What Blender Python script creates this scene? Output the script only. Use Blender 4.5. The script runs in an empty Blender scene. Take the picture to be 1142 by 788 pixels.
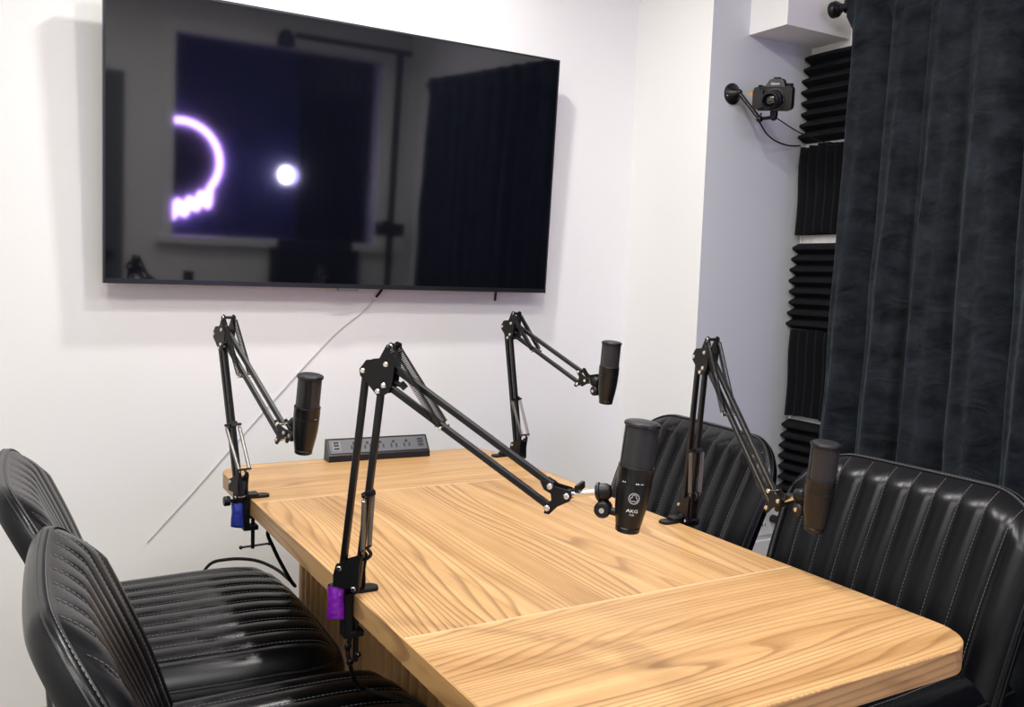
import bpy, bmesh, math, random
from mathutils import Vector, Matrix
random.seed(7)
scene = bpy.context.scene
C = scene.collection
PI = math.pi
R = math.radians

# ------------------------------------------------------------------ materials
def new_mat(name):
    m = bpy.data.materials.new(name); m.use_nodes = True
    nt = m.node_tree
    return m, nt, nt.nodes['Principled BSDF'], nt.nodes, nt.links

def mat(name, col, rough=.5, metal=0., bump=0., bscale=200., spec=.5, mottling=0., mscale=8., sheen=0., emit=None, estr=0., coat=0.):
    m, nt, b, N, L = new_mat(name)
    b.inputs['Base Color'].default_value = (*col, 1)
    b.inputs['Roughness'].default_value = rough
    b.inputs['Metallic'].default_value = metal
    b.inputs['Specular IOR Level'].default_value = spec
    b.inputs['Coat Weight'].default_value = coat
    if sheen:
        b.inputs['Sheen Weight'].default_value = sheen
        b.inputs['Sheen Roughness'].default_value = .45
        b.inputs['Sheen Tint'].default_value = (.62, .72, .8, 1)
    if emit:
        b.inputs['Emission Color'].default_value = (*emit, 1)
        b.inputs['Emission Strength'].default_value = estr
    tc = N.new('ShaderNodeTexCoord')
    if mottling:
        n = N.new('ShaderNodeTexNoise'); n.inputs['Scale'].default_value = mscale; n.inputs['Detail'].default_value = 5
        L.new(tc.outputs['Object'], n.inputs['Vector'])
        mx = N.new('ShaderNodeMix'); mx.data_type = 'RGBA'
        mx.inputs[6].default_value = (*[c*(1-mottling) for c in col], 1)
        mx.inputs[7].default_value = (*[min(1, c*(1+mottling)) for c in col], 1)
        L.new(n.outputs['Fac'], mx.inputs[0]); L.new(mx.outputs[2], b.inputs['Base Color'])
    if bump:
        n2 = N.new('ShaderNodeTexNoise'); n2.inputs['Scale'].default_value = bscale; n2.inputs['Detail'].default_value = 4
        L.new(tc.outputs['Object'], n2.inputs['Vector'])
        bp = N.new('ShaderNodeBump'); bp.inputs['Strength'].default_value = bump; bp.inputs['Distance'].default_value = .004
        L.new(n2.outputs['Fac'], bp.inputs['Height']); L.new(bp.outputs['Normal'], b.inputs['Normal'])
    return m

def wood(name, along='y', scale=1.0):
    m, nt, b, N, L = new_mat(name)
    tc = N.new('ShaderNodeTexCoord')
    mp = N.new('ShaderNodeMapping')
    L.new(tc.outputs['Object'], mp.inputs['Vector'])
    if along == 'y': mp.inputs['Scale'].default_value = (1, .11, 1)
    else: mp.inputs['Scale'].default_value = (.11, 1, 1); mp.inputs['Location'].default_value = (3.1, 1.7, 0)
    # slow warp
    n1 = N.new('ShaderNodeTexNoise'); n1.inputs['Scale'].default_value = 4.6; n1.inputs['Detail'].default_value = 1.4
    L.new(mp.outputs['Vector'], n1.inputs['Vector'])
    sep = N.new('ShaderNodeSeparateXYZ'); L.new(mp.outputs['Vector'], sep.inputs[0])
    ax = sep.outputs['X'] if along == 'y' else sep.outputs['Y']
    m1 = N.new('ShaderNodeMath'); m1.operation = 'MULTIPLY_ADD'
    L.new(n1.outputs['Fac'], m1.inputs[0]); m1.inputs[1].default_value = .42; L.new(ax, m1.inputs[2])
    m2 = N.new('ShaderNodeMath'); m2.operation = 'MULTIPLY'; L.new(m1.outputs[0], m2.inputs[0]); m2.inputs[1].default_value = 78.0*scale
    fr = N.new('ShaderNodeMath'); fr.operation = 'FRACT'; L.new(m2.outputs[0], fr.inputs[0])
    cr = N.new('ShaderNodeValToRGB')
    e = cr.color_ramp.elements
    e[0].position = 0; e[0].color = (.25, .25, .25, 1)
    e[1].position = 1; e[1].color = (.75, .75, .75, 1)
    x = cr.color_ramp.elements.new(.12); x.color = (.0, .0, .0, 1)
    x = cr.color_ramp.elements.new(.6); x.color = (.12, .12, .12, 1)
    x = cr.color_ramp.elements.new(.9); x.color = (1, 1, 1, 1)
    L.new(fr.outputs[0], cr.inputs[0])
    # fine pores
    mp2 = N.new('ShaderNodeMapping'); L.new(tc.outputs['Object'], mp2.inputs['Vector'])
    mp2.inputs['Scale'].default_value = (260, 7, 40) if along == 'y' else (7, 260, 40)
    n2 = N.new('ShaderNodeTexNoise'); n2.inputs['Scale'].default_value = 1; n2.inputs['Detail'].default_value = 3
    L.new(mp2.outputs['Vector'], n2.inputs['Vector'])
    # broad tone bands
    mp3 = N.new('ShaderNodeMapping'); L.new(tc.outputs['Object'], mp3.inputs['Vector'])
    mp3.inputs['Scale'].default_value = (24, .9, 4) if along == 'y' else (.9, 24, 4)
    n3 = N.new('ShaderNodeTexNoise'); n3.inputs['Scale'].default_value = 1; n3.inputs['Detail'].default_value = 3
    L.new(mp3.outputs['Vector'], n3.inputs['Vector'])
    # strength of the ring lines changes from place to place
    mxa = N.new('ShaderNodeMix'); mxa.data_type = 'RGBA'
    mxa.inputs[6].default_value = WOOD_A; mxa.inputs[7].default_value = WOOD_B
    r3 = N.new('ShaderNodeMapRange'); r3.inputs[1].default_value = .32; r3.inputs[2].default_value = .68
    L.new(n3.outputs['Fac'], r3.inputs[0]); L.new(r3.outputs[0], mxa.inputs[0])
    mul = N.new('ShaderNodeMath'); mul.operation = 'MULTIPLY'
    L.new(cr.outputs[0], mul.inputs[0])
    r4 = N.new('ShaderNodeMapRange'); r4.inputs[1].default_value = .35; r4.inputs[2].default_value = .7; r4.inputs[3].default_value = .22; r4.inputs[4].default_value = .80
    L.new(n1.outputs['Fac'], r4.inputs[0]); L.new(r4.outputs[0], mul.inputs[1])
    mxb = N.new('ShaderNodeMix'); mxb.data_type = 'RGBA'
    L.new(mul.outputs[0], mxb.inputs[0]); L.new(mxa.outputs[2], mxb.inputs[6]); mxb.inputs[7].default_value = WOOD_D
    r2 = N.new('ShaderNodeMapRange'); r2.inputs[1].default_value = .55; r2.inputs[2].default_value = .75; r2.inputs[4].default_value = .45
    L.new(n2.outputs['Fac'], r2.inputs[0])
    mxc = N.new('ShaderNodeMix'); mxc.data_type = 'RGBA'
    L.new(r2.outputs[0], mxc.inputs[0]); L.new(mxb.outputs[2], mxc.inputs[6]); mxc.inputs[7].default_value = WOOD_D
    L.new(mxc.outputs[2], b.inputs['Base Color'])
    b.inputs['Roughness'].default_value = .42
    bp = N.new('ShaderNodeBump'); bp.inputs['Strength'].default_value = .08; bp.inputs['Distance'].default_value = .002
    L.new(n2.outputs['Fac'], bp.inputs['Height']); L.new(bp.outputs['Normal'], b.inputs['Normal'])
    return m
WOOD_A = (.63, .385, .168, 1); WOOD_B = (.41, .225, .082, 1); WOOD_D = (.16, .068, .020, 1)

M = {}
M['wall'] = mat('white_wall_paint', (.80, .80, .785), .6, bump=.05, bscale=90, mottling=.012, mscale=2)
M['wall_shaded'] = mat('shaded_white_wall_paint', (.60, .63, .645), .6, bump=.05, bscale=90, mottling=.012, mscale=2)  # shade on the column front put into the colour, darker and bluer
M['ceiling'] = mat('ceiling_paint', (.82, .82, .81), .8, bump=.05, bscale=120)
M['floor'] = mat('grey_floor', (.42, .38, .34), .5, mottling=.15, mscale=3)
M['trim'] = mat('white_trim', (.8, .8, .79), .35)
M['wood_y'] = wood('oak_veneer_lengthwise', 'y')
M['wood_x'] = wood('oak_veneer_crosswise', 'x')
M['wood_inlay'] = mat('pale_inlay', (.60, .39, .20), .4)
M['flute'] = mat('fluted_oak', (.44, .25, .10), .5, mottling=.2, mscale=25)
M['leather'] = mat('black_leather', (.0022, .0024, .0034), .27, bump=.06, bscale=500, spec=.27)
M['leather_back'] = mat('black_leather_plain', (.012, .0125, .014), .36, bump=.22, bscale=420, spec=.5)
M['thread'] = mat('grey_thread', (.17, .17, .175), .7)
M['piping'] = mat('black_piping', (.008, .008, .009), .4, bump=.1, bscale=500)
M['black_metal'] = mat('satin_black_metal', (.004, .004, .0045), .33, metal=0., spec=.38)
M['plate_metal'] = mat('matt_black_plate', (.004, .004, .0045), .45, spec=.3)
M['steel'] = mat('bright_steel', (.74, .70, .64), .22, metal=1.)
M['dark_steel'] = mat('dark_spring_steel', (.07, .07, .07), .25, metal=1.)
M['spring_steel'] = mat('grey_spring_steel', (.35, .34, .32), .3, metal=1.)
M['plastic'] = mat('black_plastic', (.006, .006, .007), .4, spec=.35)
M['slot'] = mat('socket_black', (.002, .002, .002), .6)
M['rubber'] = mat('black_rubber', (.006, .006, .0065), .6, spec=.3)
M['mic_body'] = mat('matt_black_microphone', (.0055, .0055, .0057), .31, bump=.04, bscale=900, spec=.45)
M['white_print'] = mat('white_print', (.85, .85, .85), .5)
M['grey_print'] = mat('grey_print', (.35, .35, .36), .5)
M['tape_purple'] = mat('purple_tape', (.19, .010, .36), .25, bump=1., bscale=60)
M['tape_blue'] = mat('blue_tape', (.024, .038, .29), .35, bump=1., bscale=60)
M['foam'] = mat('charcoal_foam', (.0095, .0098, .0125), .95, bump=.4, bscale=600, spec=.15)
M['bezel'] = mat('dark_bezel', (.03, .032, .036), .3, metal=.6)
M['cord_white'] = mat('pale_cord', (.52, .51, .50), .5)
M['orange'] = mat('orange_tag', (.8, .28, .02), .5)
M['lens_glass'] = mat('lens_glass', (.004, .005, .007), .05, spec=.8, coat=.6)
M['camera_body'] = mat('camera_black', (.007, .007, .0075), .42, bump=.25, bscale=900)
M['door'] = mat('grey_green_door', (.10, .115, .11), .5)
M['navy'] = mat('navy_room_paint', (.012, .015, .10), .7)
M['navy_dark'] = mat('dark_cloth', (.006, .006, .014), .9)
M['neon'] = mat('violet_neon', (.5, .4, .9), .4, emit=(.50, .30, 1.), estr=55)
M['bulb'] = mat('lit_bulb', (.9, .9, 1), .4, emit=(.78, .74, 1.), estr=80)
M['lamp_lens'] = mat('ceiling_lamp_lens', (.9, .9, .9), .4, emit=(1, .96, .9), estr=5)

# velvet: noise-mottled pile with sheen and horizontal crease bump
m, nt, b, N, L = new_mat('charcoal_velvet')
tc = N.new('ShaderNodeTexCoord')
n = N.new('ShaderNodeTexNoise'); n.inputs['Scale'].default_value = 9; n.inputs['Detail'].default_value = 7; n.inputs['Roughness'].default_value = .65
mp = N.new('ShaderNodeMapping'); mp.inputs['Scale'].default_value = (1, 1, 1.6)
L.new(tc.outputs['Object'], mp.inputs['Vector']); L.new(mp.outputs['Vector'], n.inputs['Vector'])
rr = N.new('ShaderNodeMapRange'); rr.inputs[1].default_value = .35; rr.inputs[2].default_value = .7
L.new(n.outputs['Fac'], rr.inputs[0])
mx = N.new('ShaderNodeMix'); mx.data_type = 'RGBA'; mx.inputs[6].default_value = (.014, .017, .021, 1); mx.inputs[7].default_value = (.048, .056, .067, 1)
L.new(rr.outputs[0], mx.inputs[0]); L.new(mx.outputs[2], b.inputs['Base Color'])
b.inputs['Roughness'].default_value = .95; b.inputs['Specular IOR Level'].default_value = .1
b.inputs['Sheen Weight'].default_value = .22; b.inputs['Sheen Roughness'].default_value = .5; b.inputs['Sheen Tint'].default_value = (.6, .75, .85, 1)
n2 = N.new('ShaderNodeTexNoise'); n2.inputs['Scale'].default_value = 6; n2.inputs['Detail'].default_value = 2; n2.inputs['Distortion'].default_value = 1.6
mp2 = N.new('ShaderNodeMapping'); mp2.inputs['Scale'].default_value = (1, 1, 2.2)
L.new(tc.outputs['Object'], mp2.inputs['Vector']); L.new(mp2.outputs['Vector'], n2.inputs['Vector'])
bp = N.new('ShaderNodeBump'); bp.inputs['Strength'].default_value = .6; bp.inputs['Distance'].default_value = .02
L.new(n2.outputs['Fac'], bp.inputs['Height']); L.new(bp.outputs['Normal'], b.inputs['Normal'])
M['velvet'] = m

# TV screen
m, nt, b, N, L = new_mat('black_glossy_screen')
b.inputs['Base Color'].default_value = (.0025, .003, .006, 1); b.inputs['Roughness'].default_value = .045
b.inputs['IOR'].default_value = 1.85
M['screen'] = m

# microphone grille: a diagonal wire lattice over black
m, nt, b, N, L = new_mat('black_wire_grille')
tc = N.new('ShaderNodeTexCoord'); sp = N.new('ShaderNodeSeparateXYZ'); L.new(tc.outputs['Object'], sp.inputs[0])
at = N.new('ShaderNodeMath'); at.operation = 'ARCTAN2'; L.new(sp.outputs['Y'], at.inputs[0]); L.new(sp.outputs['X'], at.inputs[1])
av = N.new('ShaderNodeMath'); av.operation = 'MULTIPLY'; L.new(at.outputs[0], av.inputs[0]); av.inputs[1].default_value = 14
zv = N.new('ShaderNodeMath'); zv.operation = 'MULTIPLY'; L.new(sp.outputs['Z'], zv.inputs[0]); zv.inputs[1].default_value = 560
outs = []
for op in ('ADD', 'SUBTRACT'):
    a = N.new('ShaderNodeMath'); a.operation = op; L.new(av.outputs[0], a.inputs[0]); L.new(zv.outputs[0], a.inputs[1])
    d = N.new('ShaderNodeMath'); d.operation = 'MULTIPLY'; L.new(a.outputs[0], d.inputs[0]); d.inputs[1].default_value = .5
    f = N.new('ShaderNodeMath'); f.operation = 'FRACT'; L.new(d.outputs[0], f.inputs[0])
    g = N.new('ShaderNodeMath'); g.operation = 'LESS_THAN'; L.new(f.outputs[0], g.inputs[0]); g.inputs[1].default_value = .26
    outs.append(g)
mm = N.new('ShaderNodeMath'); mm.operation = 'MAXIMUM'; L.new(outs[0].outputs[0], mm.inputs[0]); L.new(outs[1].outputs[0], mm.inputs[1])
mx = N.new('ShaderNodeMix'); mx.data_type = 'RGBA'; mx.inputs[6].default_value = (.0008, .0008, .0008, 1); mx.inputs[7].default_value = (.042, .042, .045, 1)
L.new(mm.outputs[0], mx.inputs[0]); L.new(mx.outputs[2], b.inputs['Base Color'])
b.inputs['Roughness'].default_value = .4
bp = N.new('ShaderNodeBump'); bp.inputs['Strength'].default_value = .7; bp.inputs['Distance'].default_value = .001
L.new(mm.outputs[0], bp.inputs['Height']); L.new(bp.outputs['Normal'], b.inputs['Normal'])
M['grille'] = m

# thin window glass
m, nt, b, N, L = new_mat('window_glass')
nt.nodes.remove(b)
tr = N.new('ShaderNodeBsdfTransparent'); gl = N.new('ShaderNodeBsdfGlossy'); gl.inputs['Roughness'].default_value = .02
ms = N.new('ShaderNodeMixShader'); fz = N.new('ShaderNodeFresnel'); fz.inputs['IOR'].default_value = 1.35
L.new(fz.outputs[0], ms.inputs[0]); L.new(tr.outputs[0], ms.inputs[1]); L.new(gl.outputs[0], ms.inputs[2])
L.new(ms.outputs[0], N['Material Output'].inputs['Surface'])
M['glass'] = m

# ------------------------------------------------------------------ mesh helpers (all add to a bmesh)
def box(bm, lo, hi, mtx=None):
    vs = [bm.verts.new(Vector((x, y, z))) for x in (lo[0], hi[0]) for y in (lo[1], hi[1]) for z in (lo[2], hi[2])]
    for f in ((0,1,3,2), (4,6,7,5), (0,4,5,1), (2,3,7,6), (0,2,6,4), (1,5,7,3)):
        bm.faces.new([vs[i] for i in f])
    if mtx is not None:
        for v in vs: v.co = mtx @ v.co
    return vs

def frame_of(d):
    d = d.normalized()
    h = Vector((0, 0, 1)) if abs(d.z) < .95 else Vector((1, 0, 0))
    a = d.cross(h).normalized(); b = a.cross(d).normalized()
    return a, b

def bar(bm, p, q, w, h=None, side=None):
    """rectangular tube between two points; side = direction of the width"""
    p = Vector(p); q = Vector(q); h = h or w; d = (q-p).normalized()
    if side is None: a, b = frame_of(d)
    else:
        a = Vector(side).normalized(); b = a.cross(d).normalized()
    rings = []
    c = min(w, h)*.16
    prof = [(-w/2+c, -h/2), (w/2-c, -h/2), (w/2, -h/2+c), (w/2, h/2-c), (w/2-c, h/2), (-w/2+c, h/2), (-w/2, h/2-c), (-w/2, -h/2+c)]
    for o in (p, q): rings.append([bm.verts.new(o + a*x + b*y) for x, y in prof])
    for i in range(8):
        j = (i+1) % 8; bm.faces.new([rings[0][i], rings[0][j], rings[1][j], rings[1][i]])
    bm.faces.new(rings[0][::-1]); bm.faces.new(rings[1])

def lathe(bm, p, d, prof, n=24, cap=True):
    """prof: list of (distance along d, radius)"""
    p = Vector(p); d = Vector(d).normalized(); a, b = frame_of(d)
    rings = []
    for s, r in prof:
        if r < 1e-6: rings.append([bm.verts.new(p + d*s)])
        else: rings.append([bm.verts.new(p + d*s + (a*math.cos(t)+b*math.sin(t))*r) for t in [2*PI*i/n for i in range(n)]])
    for k in range(len(rings)-1):
        A, B = rings[k], rings[k+1]
        for i in range(n):
            j = (i+1) % n
            if len(A) == 1 and len(B) == 1: continue
            if len(A) == 1: bm.faces.new([A[0], B[i], B[j]])
            elif len(B) == 1: bm.faces.new([A[i], B[0], A[j]])
            else: bm.faces.new([A[i], B[i], B[j], A[j]])
    if cap:
        for k, rg in ((0, rings[0]), (1, rings[-1])):
            if len(rg) > 2: bm.faces.new(rg if k == 0 else rg[::-1])

def cyl(bm, p, q, r, n=16, bev=.0):
    p = Vector(p); q = Vector(q); Ln = (q-p).length
    c = bev if bev else min(r*.2, Ln*.2)
    lathe(bm, p, q-p, [(0, r-c), (c, r), (Ln-c, r), (Ln, r-c)], n)

def sphere(bm, p, r, n=16, sz=1.0):
    lathe(bm, Vector(p)-Vector((0, 0, r*sz)), (0, 0, 1), [(r*sz*(1-math.cos(PI*k/10)), r*math.sin(PI*k/10)) for k in range(11)], n, False)

def tube(bm, pts, r, n=8, closed=False):
    pts = [Vector(p) for p in pts]; m_ = len(pts)
    rings = []; prev = None
    for i, p in enumerate(pts):
        if closed: d = pts[(i+1) % m_]-pts[i-1]
        else: d = pts[min(i+1, m_-1)]-pts[max(i-1, 0)]
        d.normalize()
        if prev is None: a, b = frame_of(d)
        else:
            a = (prev - d*prev.dot(d)).normalized(); b = a.cross(d).normalized()
        prev = a
        rings.append([bm.verts.new(p + (a*math.cos(2*PI*k/n)+b*math.sin(2*PI*k/n))*r) for k in range(n)])
    for i in range(m_ if closed else m_-1):
        A, B = rings[i], rings[(i+1) % m_]
        for k in range(n):
            j = (k+1) % n; bm.faces.new([A[k], A[j], B[j], B[k]])
    if not closed:
        bm.faces.new(rings[0][::-1]); bm.faces.new(rings[-1])

def spline(pts, sub=10):
    """Catmull-Rom through points"""
    P = [Vector(p) for p in pts]; P = [P[0]*2-P[1]] + P + [P[-1]*2-P[-2]]; out = []
    for i in range(1, len(P)-2):
        for k in range(sub):
            t = k/sub; a, b, c, d = P[i-1], P[i], P[i+1], P[i+2]
            out.append(.5*((2*b) + (c-a)*t + (2*a-5*b+4*c-d)*t*t + (3*b-a-3*c+d)*t**3))
    out.append(P[-2].copy()); return out

def prism(bm, poly, fn0, fn1):
    """poly (2D) mapped by two functions to two 3D faces, joined by sides"""
    A = [bm.verts.new(Vector(fn0(*p))) for p in poly]; B = [bm.verts.new(Vector(fn1(*p))) for p in poly]
    n = len(poly)
    for i in range(n):
        j = (i+1) % n; bm.faces.new([A[i], A[j], B[j], B[i]])
    bm.faces.new(A[::-1]); bm.faces.new(B)

def rrect(x0, x1, y0, y1, r, n=8):
    pts = []
    for cx, cy, a0 in ((x1-r, y1-r, 0), (x0+r, y1-r, 90), (x0+r, y0+r, 180), (x1-r, y0+r, 270)):
        for k in range(n+1):
            a = R(a0+90*k/n); pts.append((cx+r*math.cos(a), cy+r*math.sin(a)))
    return pts

# ------------------------------------------------------------------ object helpers
def obj(name, bm, material, parent=None, smooth=True, loc=None, angle=35):
    """link a bmesh as one object; vertices are taken as world coordinates and moved into the parent's frame"""
    bmesh.ops.recalc_face_normals(bm, faces=bm.faces)
    me = bpy.data.meshes.new(name)
    o = bpy.data.objects.new(name, me)
    if parent is not None:
        bm.transform(parent_world(parent).inverted())
        o.parent = parent
    elif loc is not None:
        o.location = loc; bm.transform(Matrix.Translation(-Vector(loc)))
    bm.to_mesh(me); bm.free()
    if smooth:
        for p in me.polygons: p.use_smooth = True
        me.set_sharp_from_angle(angle=R(angle))
    me.materials.append(material)
    C.objects.link(o)
    return o

def parent_world(o):
    m_ = o.matrix_basis.copy(); p = o.parent
    while p is not None:
        m_ = p.matrix_basis @ m_; p = p.parent
    return m_

def thing(name, label, cat, loc=(0, 0, 0), rot=None, group=None):
    o = bpy.data.objects.new(name, None); C.objects.link(o)
    o.empty_display_size = .05
    o.location = loc
    if rot is not None: o.rotation_euler = rot
    return tag(o, label, cat, group)

def tag(o, label, cat, group=None, kind=None):
    o['label'] = label; o['category'] = cat
    if group: o['group'] = group
    if kind: o['kind'] = kind
    return o

def struct(name, bm, material, parent=None, label=None, smooth=False):
    o = obj(name, bm, material, parent, smooth=smooth)
    if parent is None:
        o['kind'] = 'structure'
        o['category'] = name.split('_')[0]
        if label: o['label'] = label
    return o

def copy_tree(o, parent=None):
    c = o.copy(); C.objects.link(c)
    if parent is not None: c.parent = parent
    for ch in list(o.children): copy_tree(ch, c)
    return c

NB = bmesh.new

# ------------------------------------------------------------------ camera
CZ = 1.28
f_px, yaw, pitch, roll = 1003.7496, .5288, .0877, .0345
FIT = (f_px, yaw, pitch, roll)
cy_, sy_, cp_, sp_ = math.cos(yaw), math.sin(yaw), math.cos(pitch), math.sin(pitch)
fw = Vector((sy_*cp_, cy_*cp_, -sp_)); r0 = Vector((cy_, -sy_, 0)); u0 = r0.cross(fw)
rr_ = r0*math.cos(roll) + u0*math.sin(roll); uu_ = -r0*math.sin(roll) + u0*math.cos(roll)
cd = bpy.data.cameras.new('camera'); co = bpy.data.objects.new('camera', cd); C.objects.link(co)
cd.sensor_width = 36; cd.lens = f_px/1142*36; cd.clip_start = .02
mw = Matrix((rr_, uu_, -fw)).transposed().to_4x4(); mw.translation = (0, 0, CZ)
co.matrix_world = mw
scene.camera = co

# ------------------------------------------------------------------ room shell
XL, XR, YB, YF, ZC = -.95, 2.62, -.75, 2.80, 2.62
bm = NB(); box(bm, (XL-.1, YB-.9, -.08), (XR+.1, YF+.1, 0)); struct('floor', bm, M['floor'], label='grey floor under the wooden table')
bm = NB(); box(bm, (XL-.1, YB-.9, ZC), (XR+.1, YF+.1, ZC+.08)); struct('ceiling', bm, M['ceiling'], label='white ceiling above the table')
bm = NB(); box(bm, (XL-.1, YF, 0), (XR+.1, YF+.1, ZC)); struct('wall_front', bm, M['wall'], label='white wall behind the television')
bm = NB(); box(bm, (XR, YB-.9, 0), (XR+.1, YF, ZC)); struct('wall_right', bm, M['wall'], label='white wall behind the foam panels and curtain')
bm = NB(); box(bm, (XL-.1, YB-.9, 0), (XL, YF, ZC)); struct('wall_left', bm, M['wall'], label='white wall left of the chairs')
# column in the right corner and the boxed-in soffit under the ceiling
CX, CY = 2.1372, 2.3858
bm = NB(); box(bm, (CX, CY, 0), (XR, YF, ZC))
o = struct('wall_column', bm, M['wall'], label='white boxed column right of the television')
o.data.materials.append(M['wall_shaded'])
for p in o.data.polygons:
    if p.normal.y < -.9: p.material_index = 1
bm = NB(); box(bm, (2.3083, 2.2147, 2.138), (XR, CY, ZC)); struct('trim_1', bm, M['wall'], label='white boxed soffit above the camera and foam panels')
bm = NB(); box(bm, (CX, CY-.015, 0), (XR, CY, .315)); struct('baseboard_column', bm, M['trim'], label='white skirting along the foot of the column')
# rear wall (seen in the television's reflection) with a window and a door
WX0, WX1, WZ0, WZ1 = 1.035, 2.43, 1.115, 2.385
bm = NB()
box(bm, (XL, YB-.1, 0), (WX0, YB, ZC)); box(bm, (WX1, YB-.1, 0), (XR, YB, ZC))
box(bm, (WX0, YB-.1, 0), (WX1, YB, WZ0)); box(bm, (WX0, YB-.1, WZ1), (WX1, YB, ZC))
struct('wall_rear', bm, M['wall'], label='white wall with a window, facing the television')
bm = NB(); box(bm, (WX0+.002, YB-.06, WZ0+.002), (WX1-.002, YB-.055, WZ1-.002))
win = struct('window_1', bm, M['glass'], label='dark interior window facing the television')
bm = NB()
t = .07
box(bm, (WX0-t, YB, WZ0-t), (WX0, YB+.02, WZ1+t)); box(bm, (WX1, YB, WZ0-t), (WX1+t, YB+.02, WZ1+t))
box(bm, (WX0, YB, WZ1), (WX1, YB+.02, WZ1+t)); box(bm, (WX0-t-.03, YB, WZ0-.045), (WX1+t+.03, YB+.06, WZ0))
struct('window_frame', bm, M['trim'], win)
# the dim room beyond the window
bm = NB(); box(bm, (.7, YB-.8, .4), (XR, YB-.72, ZC)); struct('wall_beyond', bm, M['navy'], label='navy wall seen through the interior window')
bm = NB(); box(bm, (.62, YB-.8, .4), (.7, YB-.1, ZC)); struct('wall_beyond_left', bm, M['navy'], label='navy side wall seen through the interior window')
# door
bm = NB(); box(bm, (-.15, YB, 0), (.74, YB+.02, 2.1))
door = struct('door_1', bm, M['door'], label='grey door beside the interior window')
bm = NB(); cyl(bm, (.66, YB+.02, .98), (.66, YB+.07, .98), .012); cyl(bm, (.66, YB+.065, .98), (.55, YB+.065, .98), .011); cyl(bm, (.66, YB+.02, .98), (.66, YB+.028, .98), .028)
struct('door_handle', bm, M['plastic'], door, smooth=True)

# neon sign and little lamp in the room beyond, dark drape
YN = YB-.66
bm = NB()
pts = [(1.19+.275*math.cos(a), YN, 1.60+.275*math.sin(a)) for a in [R(-40+4*k) for k in range(57)]]
tube(bm, pts, .024)
zz = [(1.40, 1.424)]
for k in range(9): zz.append((1.385-.04*k, 1.30+(.07 if k % 2 else -.03)-.012*k + (.02 if k < 3 else 0)))
tube(bm, spline([(x, YN, z) for x, z in zz], 5), .027)
neon = thing('neon_sign', 'violet neon ring with a jagged lower edge, reflected in the television', 'neon sign', (1.19, YN-.02, 1.6))
obj('neon_tube', bm, M['neon'], neon)
bm = NB(); box(bm, (.93, YN-.045, 1.28), (1.45, YN-.022, 1.9)); obj('back_board', bm, M['navy_dark'], neon)
lp = thing('wall_lamp', 'small round lit lamp reflected right of the neon ring', 'lamp', (1.93, YB-.72, 1.56))
bm = NB(); sphere(bm, (1.93, YB-.6, 1.56), .05, sz=1.25); obj('bulb', bm, M['bulb'], lp)
bm = NB(); cyl(bm, (1.93, YB-.719, 1.56), (1.93, YB-.70, 1.56), .05); cyl(bm, (1.93, YB-.70, 1.56), (1.93, YB-.64, 1.56), .015); obj('lamp_base', bm, M['plastic'], lp)
ld = bpy.data.lights.new('wall_lamp_light', 'POINT'); ld.energy = 3.5; ld.color = (.45, .42, 1.); ld.shadow_soft_size = .07
lo = bpy.data.objects.new('wall_lamp_light', ld); C.objects.link(lo); lo.location = (1.93, YB-.50, 1.56)
bm = NB()
prev = None
for k in range(61):
    x = 2.04+.56*k/60; y = YB-.66+.02*math.sin(k*.9)
    cur = [bm.verts.new((x, y, z)) for z in (.42, 2.6)]
    if prev: bm.faces.new([prev[0], cur[0], cur[1], prev[1]])
    prev = cur
bmesh.ops.solidify(bm, geom=bm.faces[:], thickness=.004)
tag(obj('drape', bm, M['navy_dark']), 'near-black drape beyond the interior window, reflected in the television', 'drape')

# boom stand by the rear right corner (reflected)
st = thing('boom_stand', 'black boom stand with a horizontal arm, reflected in the television', 'stand', (2.44, -.5, 0))
bm = NB(); cyl(bm, (2.44, -.5, .3), (2.44, -.5, 2.44), .024); obj('pole', bm, M['black_metal'], st)
bm = NB(); cyl(bm, (2.52, -.5, 2.435), (1.72, -.5, 2.435), .019); obj('boom', bm, M['black_metal'], st)
bm = NB(); lathe(bm, (1.66, -.5, 2.46), (0, 0, -1), [(0, .02), (.03, .05), (.09, .06), (.10, .055), (.10, 0)]); obj('lamp_head', bm, M['plastic'], st)
bm = NB(); box(bm, (2.35, -.56, 1.20), (2.53, -.46, 1.29)); cyl(bm, (2.38, -.47, 1.26), (2.38, -.40, 1.26), .05); obj('monitor_block', bm, M['plastic'], st)
for a in (90, 210, 330):
    bm = NB(); d = Vector((math.cos(R(a)), math.sin(R(a)), 0))*.17
    cyl(bm, Vector((2.44, -.5, .42)), Vector((2.44, -.5, .008))+d, .010); obj('leg', bm, M['black_metal'], st)

# black armchair under the interior window (seen only as a dark shape in the screen)
ac = thing('armchair', 'black high-backed armchair under the interior window, reflected in the television', 'armchair', (1.95, -.42, 0))
def rbox(x0, x1, y0, y1, z0, z1, r=.05):
    bm = NB(); box(bm, (x0, y0, z0), (x1, y1, z1)); bmesh.ops.bevel(bm, geom=bm.edges[:], offset=r, segments=4, affect='EDGES'); return bm
obj('backrest', rbox(1.64, 2.26, -.70, -.56, .40, 1.13), M['leather_back'], ac, angle=60)
obj('seat', rbox(1.66, 2.24, -.60, -.10, .30, .47), M['leather_back'], ac, angle=60)
for x in (1.60, 2.22): obj('armrest', rbox(x, x+.08, -.62, -.12, .30, .66, .03), M['leather_back'], ac, angle=60)
for x in (1.68, 2.22):
    for y in (-.62, -.16):
        bm = NB(); cyl(bm, (x, y, .001), (x, y, .31), .018, 12); obj('leg', bm, M['black_metal'], ac)

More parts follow.
